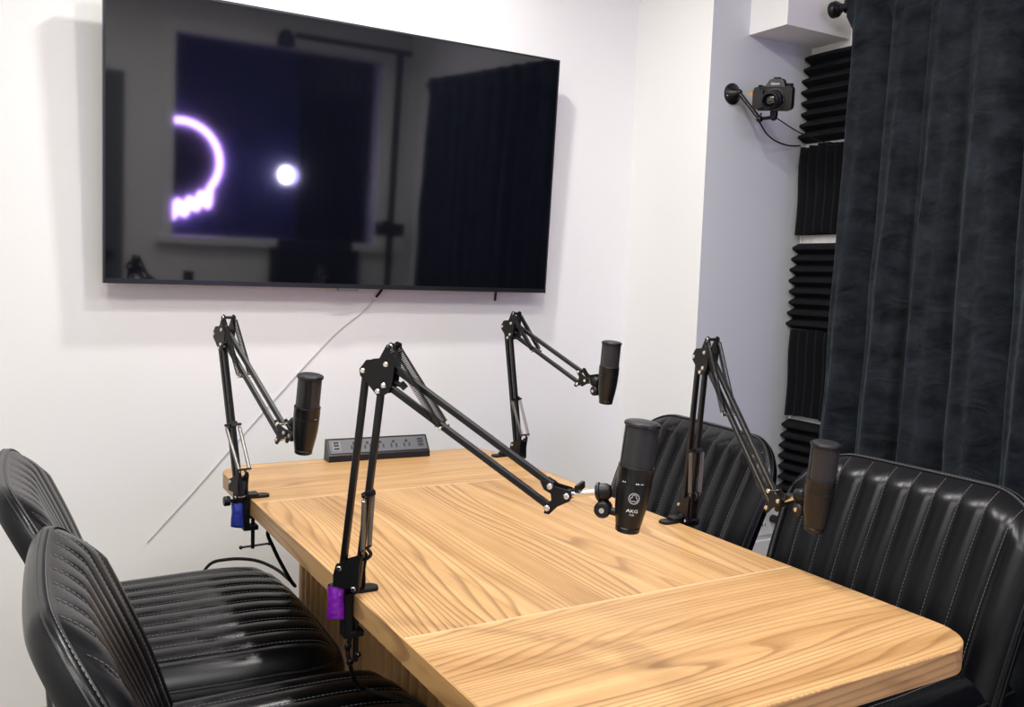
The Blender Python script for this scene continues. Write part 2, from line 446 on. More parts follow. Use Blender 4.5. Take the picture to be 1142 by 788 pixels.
# ------------------------------------------------------------------ television
TX0, TX1, TY, TZ0, TZ1 = .2756, 1.7185, 2.7214, 1.2174, 2.0201
tilt = math.atan2(.0396, TZ1-TZ0)
tv = thing('television', 'large black wall-mounted flat television with mirror-like dark screen', 'television', ((TX0+TX1)/2, TY, TZ0), (tilt, 0, 0))
TW = (TX1-TX0)/2; TH = math.hypot(TZ1-TZ0, .0396)
def tvw(bm):  # from the TV's own frame into the world
    bm.transform(parent_world(tv)); return bm
bm = NB(); box(bm, (-TW+.006, -.0005, .014), (TW-.006, .006, TH-.006)); obj('screen', tvw(bm), M['screen'], tv, smooth=False)
bm = NB()
box(bm, (-TW, -.002, 0), (TW, .028, .014)); box(bm, (-TW, -.001, TH-.006), (TW, .028, TH))
box(bm, (-TW, -.001, .014), (-TW+.006, .028, TH-.006)); box(bm, (TW-.006, -.001, .014), (TW, .028, TH-.006))
obj('bezel', tvw(bm), M['bezel'], tv, smooth=False)
bm = NB(); box(bm, (-TW+.006, .007, .014), (TW-.006, .0279, TH-.006)); box(bm, (-.45, .028, .12), (.45, .05, .55)); obj('rear_cover', tvw(bm), M['plastic'], tv, smooth=False)
bm = NB(); box(bm, (-.045, -.004, -.007), (.02, .02, .0005)); ob = obj('maker_badge', tvw(bm), M['spring_steel'], tv, smooth=False); ob['label'] = 'small silver badge under the bezel'
bm = NB(); box(bm, (-.25, .05, .22), (.25, .064, .45)); obj('wall_bracket', tvw(bm), M['black_metal'], tv, smooth=False)
# short black cable ends under the TV and the pale cord running down the wall
bm = NB(); tube(bm, spline([(1.135, 2.775, 1.26), (1.12, 2.78, 1.215), (1.105, 2.79, 1.19)], 6), .004)
tag(obj('cable_end', bm, M['rubber']), 'short black cable end under the middle of the television', 'cable', 'black cable ends under the television')
bm = NB(); tube(bm, spline([(1.552, 2.775, 1.26), (1.553, 2.785, 1.215), (1.553, 2.79, 1.185)], 6), .004)
tag(obj('cable_end', bm, M['rubber']), 'short black cable end under the right half of the television', 'cable', 'black cable ends under the television')
bm = NB(); tube(bm, spline([(1.10, 2.7955, 1.18), (1.06, 2.7955, 1.14), (.94, 2.7955, 1.04), (.70, 2.7955, .78), (.54, 2.7955, .60), (.40, 2.7955, .45)], 8), .0016)
tag(obj('wall_wire', bm, M['cord_white']), 'thin pale cord running diagonally down the wall under the television', 'wire')

# ------------------------------------------------------------------ foam panels
def foam_panel(vertical):
    S = .318; n = 8
    bm = NB()
    prof = [(0, 0), (S, 0)]
    p = S/n
    prof2 = []
    for k in range(n):
        prof2 += [(k*p+.002, .014), (k*p+p*.5-.004, .046), (k*p+p*.5+.004, .046), (k*p+p-.002, .014)]
    poly = [(0, 0)] + prof2 + [(S, 0)]
    NS = 8
    rows = []
    for j in range(NS+1):
        t = j/NS*S
        rows.append([(a, h*(1+.06*math.sin(7*a+j))) for a, h in poly])
    grid = []
    for j, rw in enumerate(rows):
        t = j/NS*S
        line = []
        for k, (a, h) in enumerate(rw):
            jit = 0.004*math.sin(k*12.9+1) if j in (0, NS) else 0
            line.append(bm.verts.new((-h, (t+jit) if not vertical else a, a if not vertical else t+jit)))
        grid.append(line)
    n_ = len(poly)
    for j in range(NS):
        for k in range(n_-1):
            bm.faces.new([grid[j][k], grid[j][k+1], grid[j+1][k+1], grid[j+1][k]])
        bm.faces.new([grid[j][n_-1], grid[j][0], grid[j+1][0], grid[j+1][n_-1]])
    bm.faces.new(grid[0]); bm.faces.new(grid[-1][::-1])
    return bm
fh = fv = None
foam_lab = ['charcoal acoustic foam panel with horizontal ridges under the soffit, topmost of the column of panels',
            'charcoal foam panel with vertical ridges beside the hanging camera cable, second from the top',
            'charcoal foam panel with horizontal ridges, middle of the five stacked panels',
            'charcoal foam panel with vertical ridges, second from the bottom of the stacked panels',
            'charcoal foam panel with horizontal ridges just above the chair back, lowest of the panels']
for i, (z, y, vert) in enumerate(((1.795, 2.378, 0), (1.463, 2.385, 1), (1.113, 2.383, 0), (.795, 2.381, 1), (.455, 2.384, 0))):
    src = fv if vert else fh
    if src is None:
        o = obj('acoustic_foam_panel', foam_panel(vert), M['foam'], smooth=False)
        if vert: fv = o
        else: fh = o
    else:
        o = src.copy(); C.objects.link(o)
    o.location = (XR-.0008, y-.318, z)
    tag(o, foam_lab[i], 'foam panel', 'acoustic foam panels on the right wall')

# ------------------------------------------------------------------ curtain and rod
XC = 2.47
rod = thing('curtain_rod', 'black curtain rod with a round end knob at the top of the velvet curtain', 'curtain rod', (XC, 2.1, 2.20))
bm = NB(); cyl(bm, (XC, 2.14, 2.20), (XC, -.1, 2.20), .0125); obj('rod', bm, M['black_metal'], rod)
bm = NB(); lathe(bm, (XC, 2.135, 2.20), (0, 1, 0), [(0, .016), (.012, .016), (.014, .024), (.02, .027), (.034, .027), (.04, .02), (.04, 0)]); obj('finial', bm, M['black_metal'], rod)
bm = NB(); box(bm, (XC-.006, 2.108, 2.180), (XR-.001, 2.118, 2.190)); box(bm, (XR-.008, 2.09, 2.13), (XR-.001, 2.135, 2.24)); box(bm, (XC-.006, 2.108, 2.180), (XC+.006, 2.118, 2.22)); obj('bracket', bm, M['black_metal'], rod)
bm = NB()
NY, NZ = 420, 60
y_far, y_near = 2.098, -.05
grid = []
for j in range(NZ+1):
    z = .03 + (2.235-.03)*j/NZ
    row = []
    tz = (2.235-z)/2.2
    for i in range(NY+1):
        s = i/NY
        yy = y_far + (y_near-y_far)*s
        ph = 2*PI*(yy/.165) + 1.1*math.sin(3.1*yy+.7) + .5*math.sin(9*yy+z*1.3)
        amp = .050*(.8+.35*math.sin(5.3*yy+2)) * (.45+.55*min(1, tz*2.2+.1))
        x = XC - .010 + amp*(1.25*abs(math.sin(ph*.5+.3))**.8*2-1.35)*-.9 + .008*math.sin(2.3*ph+.8+z*2)*min(1, tz*3+.15)
        gath = max(0, 1-abs(z-2.19)/.05)
        x = x*(1-gath*.5) + (XC-.019)*gath*.5 + .004*math.sin(yy*160+3*math.sin(yy*21))*gath
        if z > 2.16 and x > XC-.0165: x = XC-.0165-.002*math.sin(ph)
        x = min(x, XC+.04)
        yv = yy + .012*math.sin(ph*.5+1)*tz + -.0*tz+.035*tz*(1-s)**6*math.sin(min(1.0, tz*1.2)*PI/2) 
        x += .004*math.sin(z*14+yy*11)*math.sin(yy*7+z*3)*min(1, tz*3)
        row.append(bm.verts.new((x, yv, z)))
    grid.append(row)
for j in range(NZ):
    for i in range(NY):
        bm.faces.new([grid[j][i], grid[j][i+1], grid[j+1][i+1], grid[j+1][i]])
bmesh.ops.solidify(bm, geom=bm.faces[:], thickness=-.003)
cur = obj('curtain', bm, M['velvet'], angle=180)
tag(cur, 'charcoal velvet curtain hanging in folds behind the right-hand chairs', 'curtain')

# ------------------------------------------------------------------ camera on the wall mount
mt = thing('camera_mount', 'black wall arm with round plate holding the camera', 'wall mount', (2.24, CY, 1.928))
PC = Vector((2.24, CY-.0005, 1.928))
bm = NB(); lathe(bm, PC, (0, -1, 0), [(0, .036), (.006, .036), (.010, .030), (.016, .022), (.03, .014), (.034, .010), (.034, 0)], 32); obj('wall_plate', bm, M['black_metal'], mt)
for a in (80, 200, 320):
    bm = NB(); q = PC+Vector((.028*math.cos(R(a)), -.008, .028*math.sin(R(a)))); cyl(bm, q, q+Vector((0, -.003, 0)), .0035, 10); obj('screw', bm, M['steel'], mt)
ELB = Vector((2.268, 2.275, 1.832)); BALL = Vector((2.303, 2.245, 1.838))
bm = NB(); cyl(bm, PC+Vector((0, -.034, 0)), ELB, .007); sphere(bm, PC+Vector((0, -.036, 0)), .011); sphere(bm, ELB, .012); obj('arm', bm, M['black_metal'], mt)
bm = NB(); cyl(bm, ELB, BALL, .006); sphere(bm, BALL, .012); cyl(bm, BALL, BALL+Vector((0, 0, .022)), .013); obj('ball_head', bm, M['plastic'], mt)
# the camera: faces down the room toward the near left
cam_rot = (R(14), R(4), R(-60))
cmr = thing('photo_camera', 'black mirrorless camera with zoom lens on a wall arm by the soffit', 'camera', BALL+Vector((0, 0, .022)), cam_rot)
Wm = parent_world(cmr)
def cw(bm): bm.transform(Wm); return bm
bm = NB()
prism(bm, rrect(-.060, .060, 0, .080, .012, 5), lambda x, z: (x, -.018, z), lambda x, z: (x, .020, z))
bmesh.ops.bevel(bm, geom=[e for e in bm.edges if abs(e.verts[0].co.y-e.verts[1].co.y) < 1e-6], offset=.004, segments=2, affect='EDGES')
obj('body', cw(bm), M['camera_body'], cmr)
bm = NB(); prism(bm, rrect(-.066, -.032, .004, .078, .012, 5), lambda x, z: (x, -.036, z), lambda x, z: (x, -.014, z))
bmesh.ops.bevel(bm, geom=[e for e in bm.edges if abs(e.verts[0].co.y-e.verts[1].co.y) < 1e-6], offset=.006, segments=3, affect='EDGES')
obj('grip', cw(bm), M['camera_body'], cmr)
bm = NB(); prism(bm, [(-.03, .078), (-.02, .098), (-.012, .103), (.02, .103), (.028, .098), (.037, .078)], lambda x, z: (x, -.022 if z < .09 else -.012, z), lambda x, z: (x, .016, z))
box(bm, (-.006, -.008, .103), (.014, .010, .108)); obj('viewfinder_hump', cw(bm), M['camera_body'], cmr)
bm = NB(); lathe(bm, (.004, -.018, .038), (0, -1, 0), [(0, .034), (.008, .034), (.010, .031), (.028, .031), (.030, .032), (.046, .032), (.048, .029), (.062, .029), (.064, .027), (.066, .0235), (.060, .020)], 32, False); obj('lens_barrel', cw(bm), M['plastic'], cmr)
bm = NB(); lathe(bm, (.004, -.018, .038), (0, -1, 0), [(0, .0345), (.006, .0345)], 32); o = obj('lens_ring', cw(bm), M['spring_steel'], cmr); o['label'] = 'silver lens mount ring'
bm = NB(); lathe(bm, (.004, -.018, .038), (0, -1, 0), [(.052, .0205), (.056, .012), (.0585, 0)], 24, False); obj('lens_glass', cw(bm), M['lens_glass'], cmr)
bm = NB(); cyl(bm, (.046, .002, .079), (.046, .002, .088), .012, 20); obj('dial', cw(bm), M['plastic'], cmr)
bm = NB(); cyl(bm, (-.046, -.018, .077), (-.046, -.018, .084), .007, 16); obj('shutter_button', cw(bm), M['plastic'], cmr)
bm = NB(); box(bm, (-.085, -.006, .048), (-.058, .008, .058)); o = obj('strap_tag', cw(bm), M['orange'], cmr); o['label'] = 'orange tag at the side of the body'

def text_mesh(body, size):
    cu = bpy.data.curves.new('lettering', 'FONT'); cu.body = body; cu.size = size; cu.align_x = 'CENTER'; cu.align_y = 'CENTER'; cu.extrude = size*.03; cu.resolution_u = 3
    ob = bpy.data.objects.new('lettering', cu); C.objects.link(ob)
    dg = bpy.context.evaluated_depsgraph_get()
    me = bpy.data.meshes.new_from_object(ob.evaluated_get(dg)); bpy.data.objects.remove(ob)
    bm = NB(); bm.from_mesh(me); bpy.data.meshes.remove(me); bpy.data.curves.remove(cu)
    return bm
bm = text_mesh('Canon', .011); bm.transform(Matrix.Translation((.003, -.0185, .088)) @ Matrix.Rotation(R(68), 4, 'X')); obj('maker_lettering', cw(bm), M['white_print'], cmr, smooth=False)
bm = NB()
tube(bm, spline([(2.262, 2.262, 1.850), (2.262, 2.272, 1.830), (2.275, 2.275, 1.815), (2.334, 2.30, 1.790), (2.41, 2.33, 1.778), (2.50, 2.360, 1.776), (2.56, 2.375, 1.782), (2.586, 2.3835, 1.787)], 8), .0028)
tag(obj('camera_cable', bm, M['rubber']), 'black cable looping below the wall camera to the wall', 'cable')
bm = NB()
tube(bm, spline([(2.325, 2.252, 1.838), (2.396, 2.22, 1.797), (2.483, 2.19, 1.769), (2.56, 2.165, 1.752)], 8), .0022)
tag(obj('camera_cable', bm, M['rubber']), 'thin straight dark cable from the wall camera down to the foam panel', 'cable')

# ------------------------------------------------------------------ wall outlet by the right chairs
ol = thing('wall_outlet', 'white wall outlet between the two right-hand chairs', 'outlet', (2.50, CY, .40))
bm = NB(); prism(bm, rrect(2.405, 2.585, .335, .455, .006, 4), lambda x, z: (x, CY, z), lambda x, z: (x, CY-.007, z)); obj('cover_plate', bm, M['trim'], ol)
for x in (2.45, 2.51):
    for z in (.372, .418):
        bm = NB(); lathe(bm, (x, CY-.0065, z), (0, -1, 0), [(0, .017), (.003, .016), (.003, 0)], 20)
        s = obj('socket', bm, M['trim'], ol)
        bm = NB(); box(bm, (x-.008, CY-.0105, z-.004), (x-.005, CY-.009, z+.008)); box(bm, (x+.005, CY-.0105, z-.004), (x+.008, CY-.009, z+.008)); obj('slots', bm, M['slot'], s, smooth=False)
bm = NB(); cyl(bm, (2.553, CY-.007, .395), (2.553, CY-.045, .395), .016, 12); tube(bm, spline([(2.553, CY-.04, .395), (2.56, CY-.06, .37), (2.57, CY-.05, .30), (2.575, CY-.03, .15), (2.575, CY-.03, .006)], 6), .0035)
tag(obj('power_plug', bm, M['plastic']), 'black plug in the white wall outlet behind the right-hand chairs', 'plug')

# ------------------------------------------------------------------ table
X0, X1, Y0, Y1, TT, TH_ = .5131, 1.3038, .7732, 2.393, .75, .0385
YFS, YNS = 1.9942, 1.1596
tb = thing('table', 'oak veneer conference table with rounded corners and fluted pedestal', 'table', ((X0+X1)/2, (Y0+Y1)/2, 0))
outline = rrect(X0, X1, Y0, Y1, .085, 10)
def clip(poly, ylo, yhi):
    def cut(pl, yc, keep_above):
        out = []
        for i in range(len(pl)):
            a, b = pl[i], pl[(i+1) % len(pl)]
            ina = (a[1] >= yc) == keep_above or abs(a[1]-yc) < 1e-9; inb = (b[1] >= yc) == keep_above or abs(b[1]-yc) < 1e-9
            if ina: out.append(a)
            if ina != inb:
                t = (yc-a[1])/(b[1]-a[1]); out.append((a[0]+(b[0]-a[0])*t, yc))
        return out
    return cut(cut(poly, ylo, True), yhi, False)
def slab(poly, material, name):
    bm = NB()
    prism(bm, poly, lambda x, y: (x, y, TT-TH_), lambda x, y: (x, y, TT))
    return obj(name, bm, material, tb, smooth=False)
def bev(poly, ins):  # not used for slabs that meet
    return poly
g = .0012
slab(clip(outline, YNS+.0035, YFS-.0035), M['wood_y'], 'center_board')
slab(clip(outline, YFS+.0035, 9), M['wood_x'], 'end_board')
slab(clip(outline, -9, YNS-.0035), M['wood_x'], 'end_board')
for yy in (YFS, YNS):
    slab([(X1, yy-.0033), (X1, yy+.0033), (X0, yy+.0033), (X0, yy-.0033)][::-1], M['wood_inlay'], 'inlay_strip')
# edge band
bm = NB()
o1 = rrect(X0-.0012, X1+.0012, Y0-.0012, Y1+.0012, .0862, 10); o2 = rrect(X0+.0008, X1-.0008, Y0+.0008, Y1-.0008, .0842, 10)
n = len(o1)
lay = [[bm.verts.new((x, y, z)) for x, y in pl] for pl, z in ((o2, TT+.0003), (o1, TT-.0008), (o1, TT-TH_+.0005), (o2, TT-TH_-.0002))]
for k in range(3):
    for i in range(n):
        j = (i+1) % n; bm.faces.new([lay[k][i], lay[k+1][i], lay[k+1][j], lay[k][j]])
o = obj('edge_band', bm, M['wood_y'], tb, smooth=True, angle=60)
o.data.materials.append(M['wood_x'])
for p in o.data.polygons:
    if abs(p.normal.y) > .7: p.material_index = 1
# fluted pedestal
PX0, PX1, PY0, PY1, PR = .722, 1.094, .90, 2.33, .05
base = rrect(PX0, PX1, PY0, PY1, PR, 16)
# resample the outline evenly
def resample(pl, step):
    P = [Vector((*p, 0)) for p in pl]; P.append(P[0]); out = []; acc = 0
    tot = sum((P[i+1]-P[i]).length for i in range(len(P)-1)); n = round(tot/step); step = tot/n
    i = 0; pos = 0; segs = []
    for k in range(n):
        d = k*step
        while d > pos+(P[i+1]-P[i]).length: pos += (P[i+1]-P[i]).length; i += 1
        t = (d-pos)/(P[i+1]-P[i]).length; q = P[i].lerp(P[i+1], t); tn = (P[i+1]-P[i]).normalized()
        out.append((q, Vector((tn.y, -tn.x, 0))))
    return out
nsub = 10
rs = resample(base, .042/nsub)
nn_ = len(rs)//nsub*nsub
rs = rs[:nn_]
bm = NB()
lo, hi = [], []
for k, (q, nrm) in enumerate(rs):
    t = (k % nsub)/nsub
    off = .019*math.sin(PI*t)**.8 if t > 0 else -.018
    w = q + nrm*off
    lo.append(bm.verts.new((w.x, w.y, .06))); hi.append(bm.verts.new((w.x, w.y, TT-TH_)))
for i in range(nn_):
    j = (i+1) % nn_; bm.faces.new([lo[i], lo[j], hi[j], hi[i]])
bm.faces.new(lo); bm.faces.new(hi[::-1])
obj('fluted_pedestal', bm, M['flute'], tb, angle=50)
bm = NB(); prism(bm, rrect(PX0-.02, PX1+.02, PY0-.02, PY1+.02, PR+.02, 10), lambda x, y: (x, y, 0), lambda x, y: (x, y, .06)); obj('plinth', bm, M['flute'], tb)

# ------------------------------------------------------------------ power strip
ps_a = math.atan2(2.3215-2.340, 1.094-.800)
ps = thing('power_strip', 'black wedge power strip with sockets on the far end of the table', 'power strip', ((.800+1.094)/2, 2.331, TT), (0, 0, ps_a))
Pw = parent_world(ps)
def pw(bm): bm.transform(Pw); return bm
hw = .1475
bm = NB(); poly = [(0, 0), (0, .017), (.004, .020), (.034, .056), (.040, .058), (.046, .056), (.054, .004), (.052, 0)]
prism(bm, poly, lambda y, z: (-hw, y, z), lambda y, z: (hw, y, z)); obj('body', pw(bm), M['plastic'], ps, angle=25)
sl = Matrix.Translation((0, .019, .038)) @ Matrix.Rotation(math.atan2(.036, .030), 4, 'X')  # sloped face frame, z' out
bm = NB(); box(bm, (-hw+.006, -.021, .0005), (hw-.006, .021, .0018)); bm.transform(sl); o = obj('face_plate', pw(bm), mat('dark_grey_face', (.075, .079, .088), .45), ps, smooth=False)
for k in range(5):
    cx = -.072 + .0385*k
    bm = NB()
    lathe(bm, (cx, .008, .001), (0, 0, 1), [(0, .0042), (.0016, .0042), (.0016, 0)], 12)
    box(bm, (cx-.0095, -.010, .001), (cx-.0055, .0015, .0026)); box(bm, (cx+.0055, -.010, .001), (cx+.0095, .0015, .0026))
    bm.transform(sl); obj('socket', pw(bm), M['slot'], ps, smooth=False)
for cx in (-.122, .124):
    bm = NB(); box(bm, (cx-.011, -.014, .0012), (cx+.011, .016, .0024)); bm.transform(sl); u = obj('usb_module', pw(bm), mat('usb_grey', (.16, .16, .17), .4) if cx < 0 else mat('usb_dark', (.06, .06, .07), .4), ps, smooth=False)
    bm = NB()
    for cyy in (-.007, .003, .0115): box(bm, (cx-.0075, cyy-.003, .002), (cx+.0075, cyy+.003, .0030))
    bm.transform(sl); obj('usb_port', pw(bm), M['slot'], u, smooth=False)

# ------------------------------------------------------------------ upholstered chairs
def cushion(W, b0, H, r, nch, A, roll_w, roll_d, loops, rear_d, rear_s, mapf, nv, fade=.05, per=8):
    """channelled panel (a across, b along, c out) with rounded far corners; returns panel bmesh, seam polyline and seam positions"""
    def top(u):
        a = abs(u)*W
        return H - (r-math.sqrt(max(0, r*r-(a-(W-r))**2)) if a > W-r else 0)
    us = []
    edge = .07/W
    EN = 10
    for k in range(EN): us.append(-1+edge*(k/EN)**2)
    inner = 2-2*edge
    seams = [-1+edge+inner*k/nch for k in range(nch+1)]
    for k in range(nch):
        for q in range(per): us.append(seams[k]+(seams[k+1]-seams[k])*q/per)
    us.append(seams[-1])
    for k in range(1, EN+1): us.append(1-edge*(1-k/EN)**2)
    def disp(u, v, a, b):
        e = min(W-abs(a)*1.0, top(u)-b)   # rough distance to the outline
        c = 0
        if seams[0] <= u <= seams[-1]:
            t = (u-seams[0])/(seams[1]-seams[0]); t = t-math.floor(t)
            if u >= seams[-1]-1e-9: t = 0
            c = A*(max(0, 1-(2*t-1)**2))**.55*min(1, max(0, (top(u)-b)/fade))
        else:
            s = (abs(u)-seams[-1])/edge
            c = A*.9*(max(0, 1-(1-min(1, s*1.6))**2))**.6*(1 if s < .6 else 1)
        k = max(0, 1-e/roll_w)
        return c*min(1, max(0, e)/.035)**.6 - roll_d*k*k
    bm = NB()
    vsx = [1-(1-j/nv)**1.35 for j in range(nv+1)]
    grid = []
    for v in vsx:
        row = []
        for u in us:
            a = W*u; b = b0+v*(top(u)-b0)
            row.append((a, b, disp(u, v, a, b)))
        grid.append(row)
    nu = len(us)
    V = [[bm.verts.new(Vector(mapf(*p))) for p in row] for row in grid]
    for j in range(nv):
        for i in range(nu-1): bm.faces.new([V[j][i], V[j][i+1], V[j+1][i+1], V[j+1][i]])
    idx = [(0, i) for i in range(nu)] + [(j, nu-1) for j in range(1, nv+1)] + [(nv, i) for i in range(nu-2, -1, -1)] + [(j, 0) for j in range(nv-1, 0, -1)]
    O = [Vector((grid[j][i][0], grid[j][i][1])) for j, i in idx]
    cs = [grid[j][i][2] for j, i in idx]
    n = len(O)
    nor = []
    for k in range(n):
        acc = Vector((0, 0))
        for d in (1, 2, 3):
            t = O[(k+d) % n]-O[k-d]
            if t.length > 1e-9: acc += Vector((t.y, -t.x)).normalized()
        nor.append(acc.normalized())
    prev = [V[j][i] for j, i in idx]
    for off, dep in loops:
        cur = [bm.verts.new(Vector(mapf(O[k].x+nor[k].x*off, O[k].y+nor[k].y*off, cs[k]*max(0, 1-dep/.03)-dep-(roll_d if dep > .0 else 0)*min(1, dep/.03)))) for k in range(n)]
        for k in range(n):
            kk = (k+1) % n; bm.faces.new([prev[k], cur[k], cur[kk], prev[kk]])
        prev = cur
    # rear face
    ca = 0; cb = (b0+H)/2
    RV = {}
    for j in range(nv+1):
        for i in range(nu):
            a, b, c = grid[j][i]
            RV[(j, i)] = bm.verts.new(Vector(mapf(ca+(a-ca)*rear_s, cb+(b-cb)*rear_s, -rear_d)))
    for j in range(nv):
        for i in range(nu-1): bm.faces.new([RV[j, i], RV[j+1, i], RV[j+1, i+1], RV[j, i+1]])
    for k in range(n):
        kk = (k+1) % n; bm.faces.new([prev[k], RV[idx[k]], RV[idx[kk]], prev[kk]])
    seam_loop = [Vector(mapf(O[k].x+nor[k].x*.002, O[k].y+nor[k].y*.002, cs[k]+.0005)) for k in range(nu-1, n)] + [Vector(mapf(O[0].x, O[0].y, cs[0]+.0005))]
    outer_loop = [Vector(mapf(O[k].x+nor[k].x*.0055, O[k].y+nor[k].y*.0055, cs[k]*.55-.0125-roll_d*.42)) for k in range(nu-1, n)]
    lines = []
    for k in range(0, nch+1):
        u = seams[k]; ln = []
        for q in range(61):
            b = b0+(q/60)*(top(u)-b0)*1.0
            b = min(b, top(u)-.004)
            a = W*u; e = min(W-abs(a), top(u)-b); kk = max(0, 1-e/roll_w)
            ln.append(Vector(mapf(a+.004, b, A*.42*min(1, max(0, (top(u)-b)/fade))+.0006-roll_d*kk*kk)))
        lines.append(ln)
    return bm, seam_loop, outer_loop, lines

def dashes(bm, line, step=.0085, on=.0055, w=.0009):
    d = 0; L_ = 0
    cum = [0]
    for i in range(len(line)-1): cum.append(cum[-1]+(line[i+1]-line[i]).length)
    def at(s):
        for i in range(len(line)-1):
            if cum[i+1] >= s: return line[i].lerp(line[i+1], (s-cum[i])/max(1e-9, cum[i+1]-cum[i]))
        return line[-1]
    s = 0
    while s+on < cum[-1]:
        p, q = at(s), at(s+on)
        if (q-p).length > 1e-5: bar(bm, p, q, w)
        s += step

SZ = .503
def back_map(a, b, c):
    v = (b-.40)/.47
    x = -.172 - .38*(b-.44) + .016*math.sin(PI*max(0, min(1, v))) + .022*abs(a/.3)**2.4
    sx = .45*(abs(a)/.3)**1.4*(1 if a > 0 else -1)   # normal swings inward at the sides
    y = a*(1-.07*max(0, 1-v)) - c*sx*.6
    return (x+c*.95, y, b+c*.25)
def seat_map(a, b, c):
    return (b, a*(.94+.06*min(1, (b+.26)/.3)), SZ+c+.012*(1-(a/.32)**2)-.015*max(0, (b-.1)/.13)**2)

chair = thing('upholstered_chair', 'x', 'chair', (0, 0, 0), None, 'black channelled leather chairs around the table')
bmb, sl_, ol_, ln_ = cushion(.318, .43, .868, .15, 8, .0085, .05, .022, [(.004, .002), (.006, .007), (.006, .014), (.001, .025), (-.009, .036), (-.020, .042)], .045, .90, back_map, 30)
bk = obj('backrest', bmb, M['leather'], chair, angle=60)
for lp_ in (sl_, ol_):
    bm = NB(); tube(bm, lp_, .0017, 6); obj('piping', bm, M['piping'], bk)
for ln in ln_ + [[p+Vector((-.002, 0, .002)) for p in sl_]]:
    bm = NB(); dashes(bm, ln); obj('stitching', bm, M['thread'], bk, smooth=False)
bms, sl2, ol2, ln2 = cushion(.312, -.27, .266, .12, 8, .0080, .045, .026, [(.008, .006), (.013, .02), (.014, .05), (.010, .08), (-.004, .092)], .096, .95, seat_map, 22)
se = obj('seat', bms, M['leather'], chair, angle=60)
bm = NB(); tube(bm, sl2, .0025, 6); obj('piping', bm, M['piping'], se)
for ln in ln2:
    bm = NB(); dashes(bm, ln); obj('stitching', bm, M['thread'], se, smooth=False)
bm = NB(); box(bm, (-.20, -.24, .372), (.19, .24, .404)); box(bm, (-.29, -.14, .376), (-.19, .14, .398)); bar(bm, (-.265, -.1, .38), (-.275, -.1, .48), .03, .012); bar(bm, (-.265, .1, .38), (-.275, .1, .48), .03, .012); obj('seat_frame', bm, M['black_metal'], chair)
for sx in (-1, 1):
    for sy in (-1, 1):
        bm = NB(); lathe(bm, (.17*sx, .21*sy, .377), Vector((.04*sx, .03*sy, -.377)), [(0, .018), (.36, .011), (.3803, .011)], 14); obj('leg', bm, M['black_metal'], chair)
CH = [((.420, 1.325, 0), -3, 'black channelled leather chair at the left of the table, nearest the viewer'),
      ((.382, 2.015, 0), -1, 'black channelled leather chair at the left of the table, nearer the television'),
      ((1.50, 1.28, 0), 181, 'black channelled leather chair at the near right corner of the table'),
      ((1.462, 1.965, 0), 176, 'black channelled leather chair at the right of the table, in front of the column')]
for i, (loc, rz, lab) in enumerate(CH):
    o = chair if i == 0 else copy_tree(chair)
    o.location = loc; o.rotation_euler = (0, 0, R(rz)); o['label'] = lab

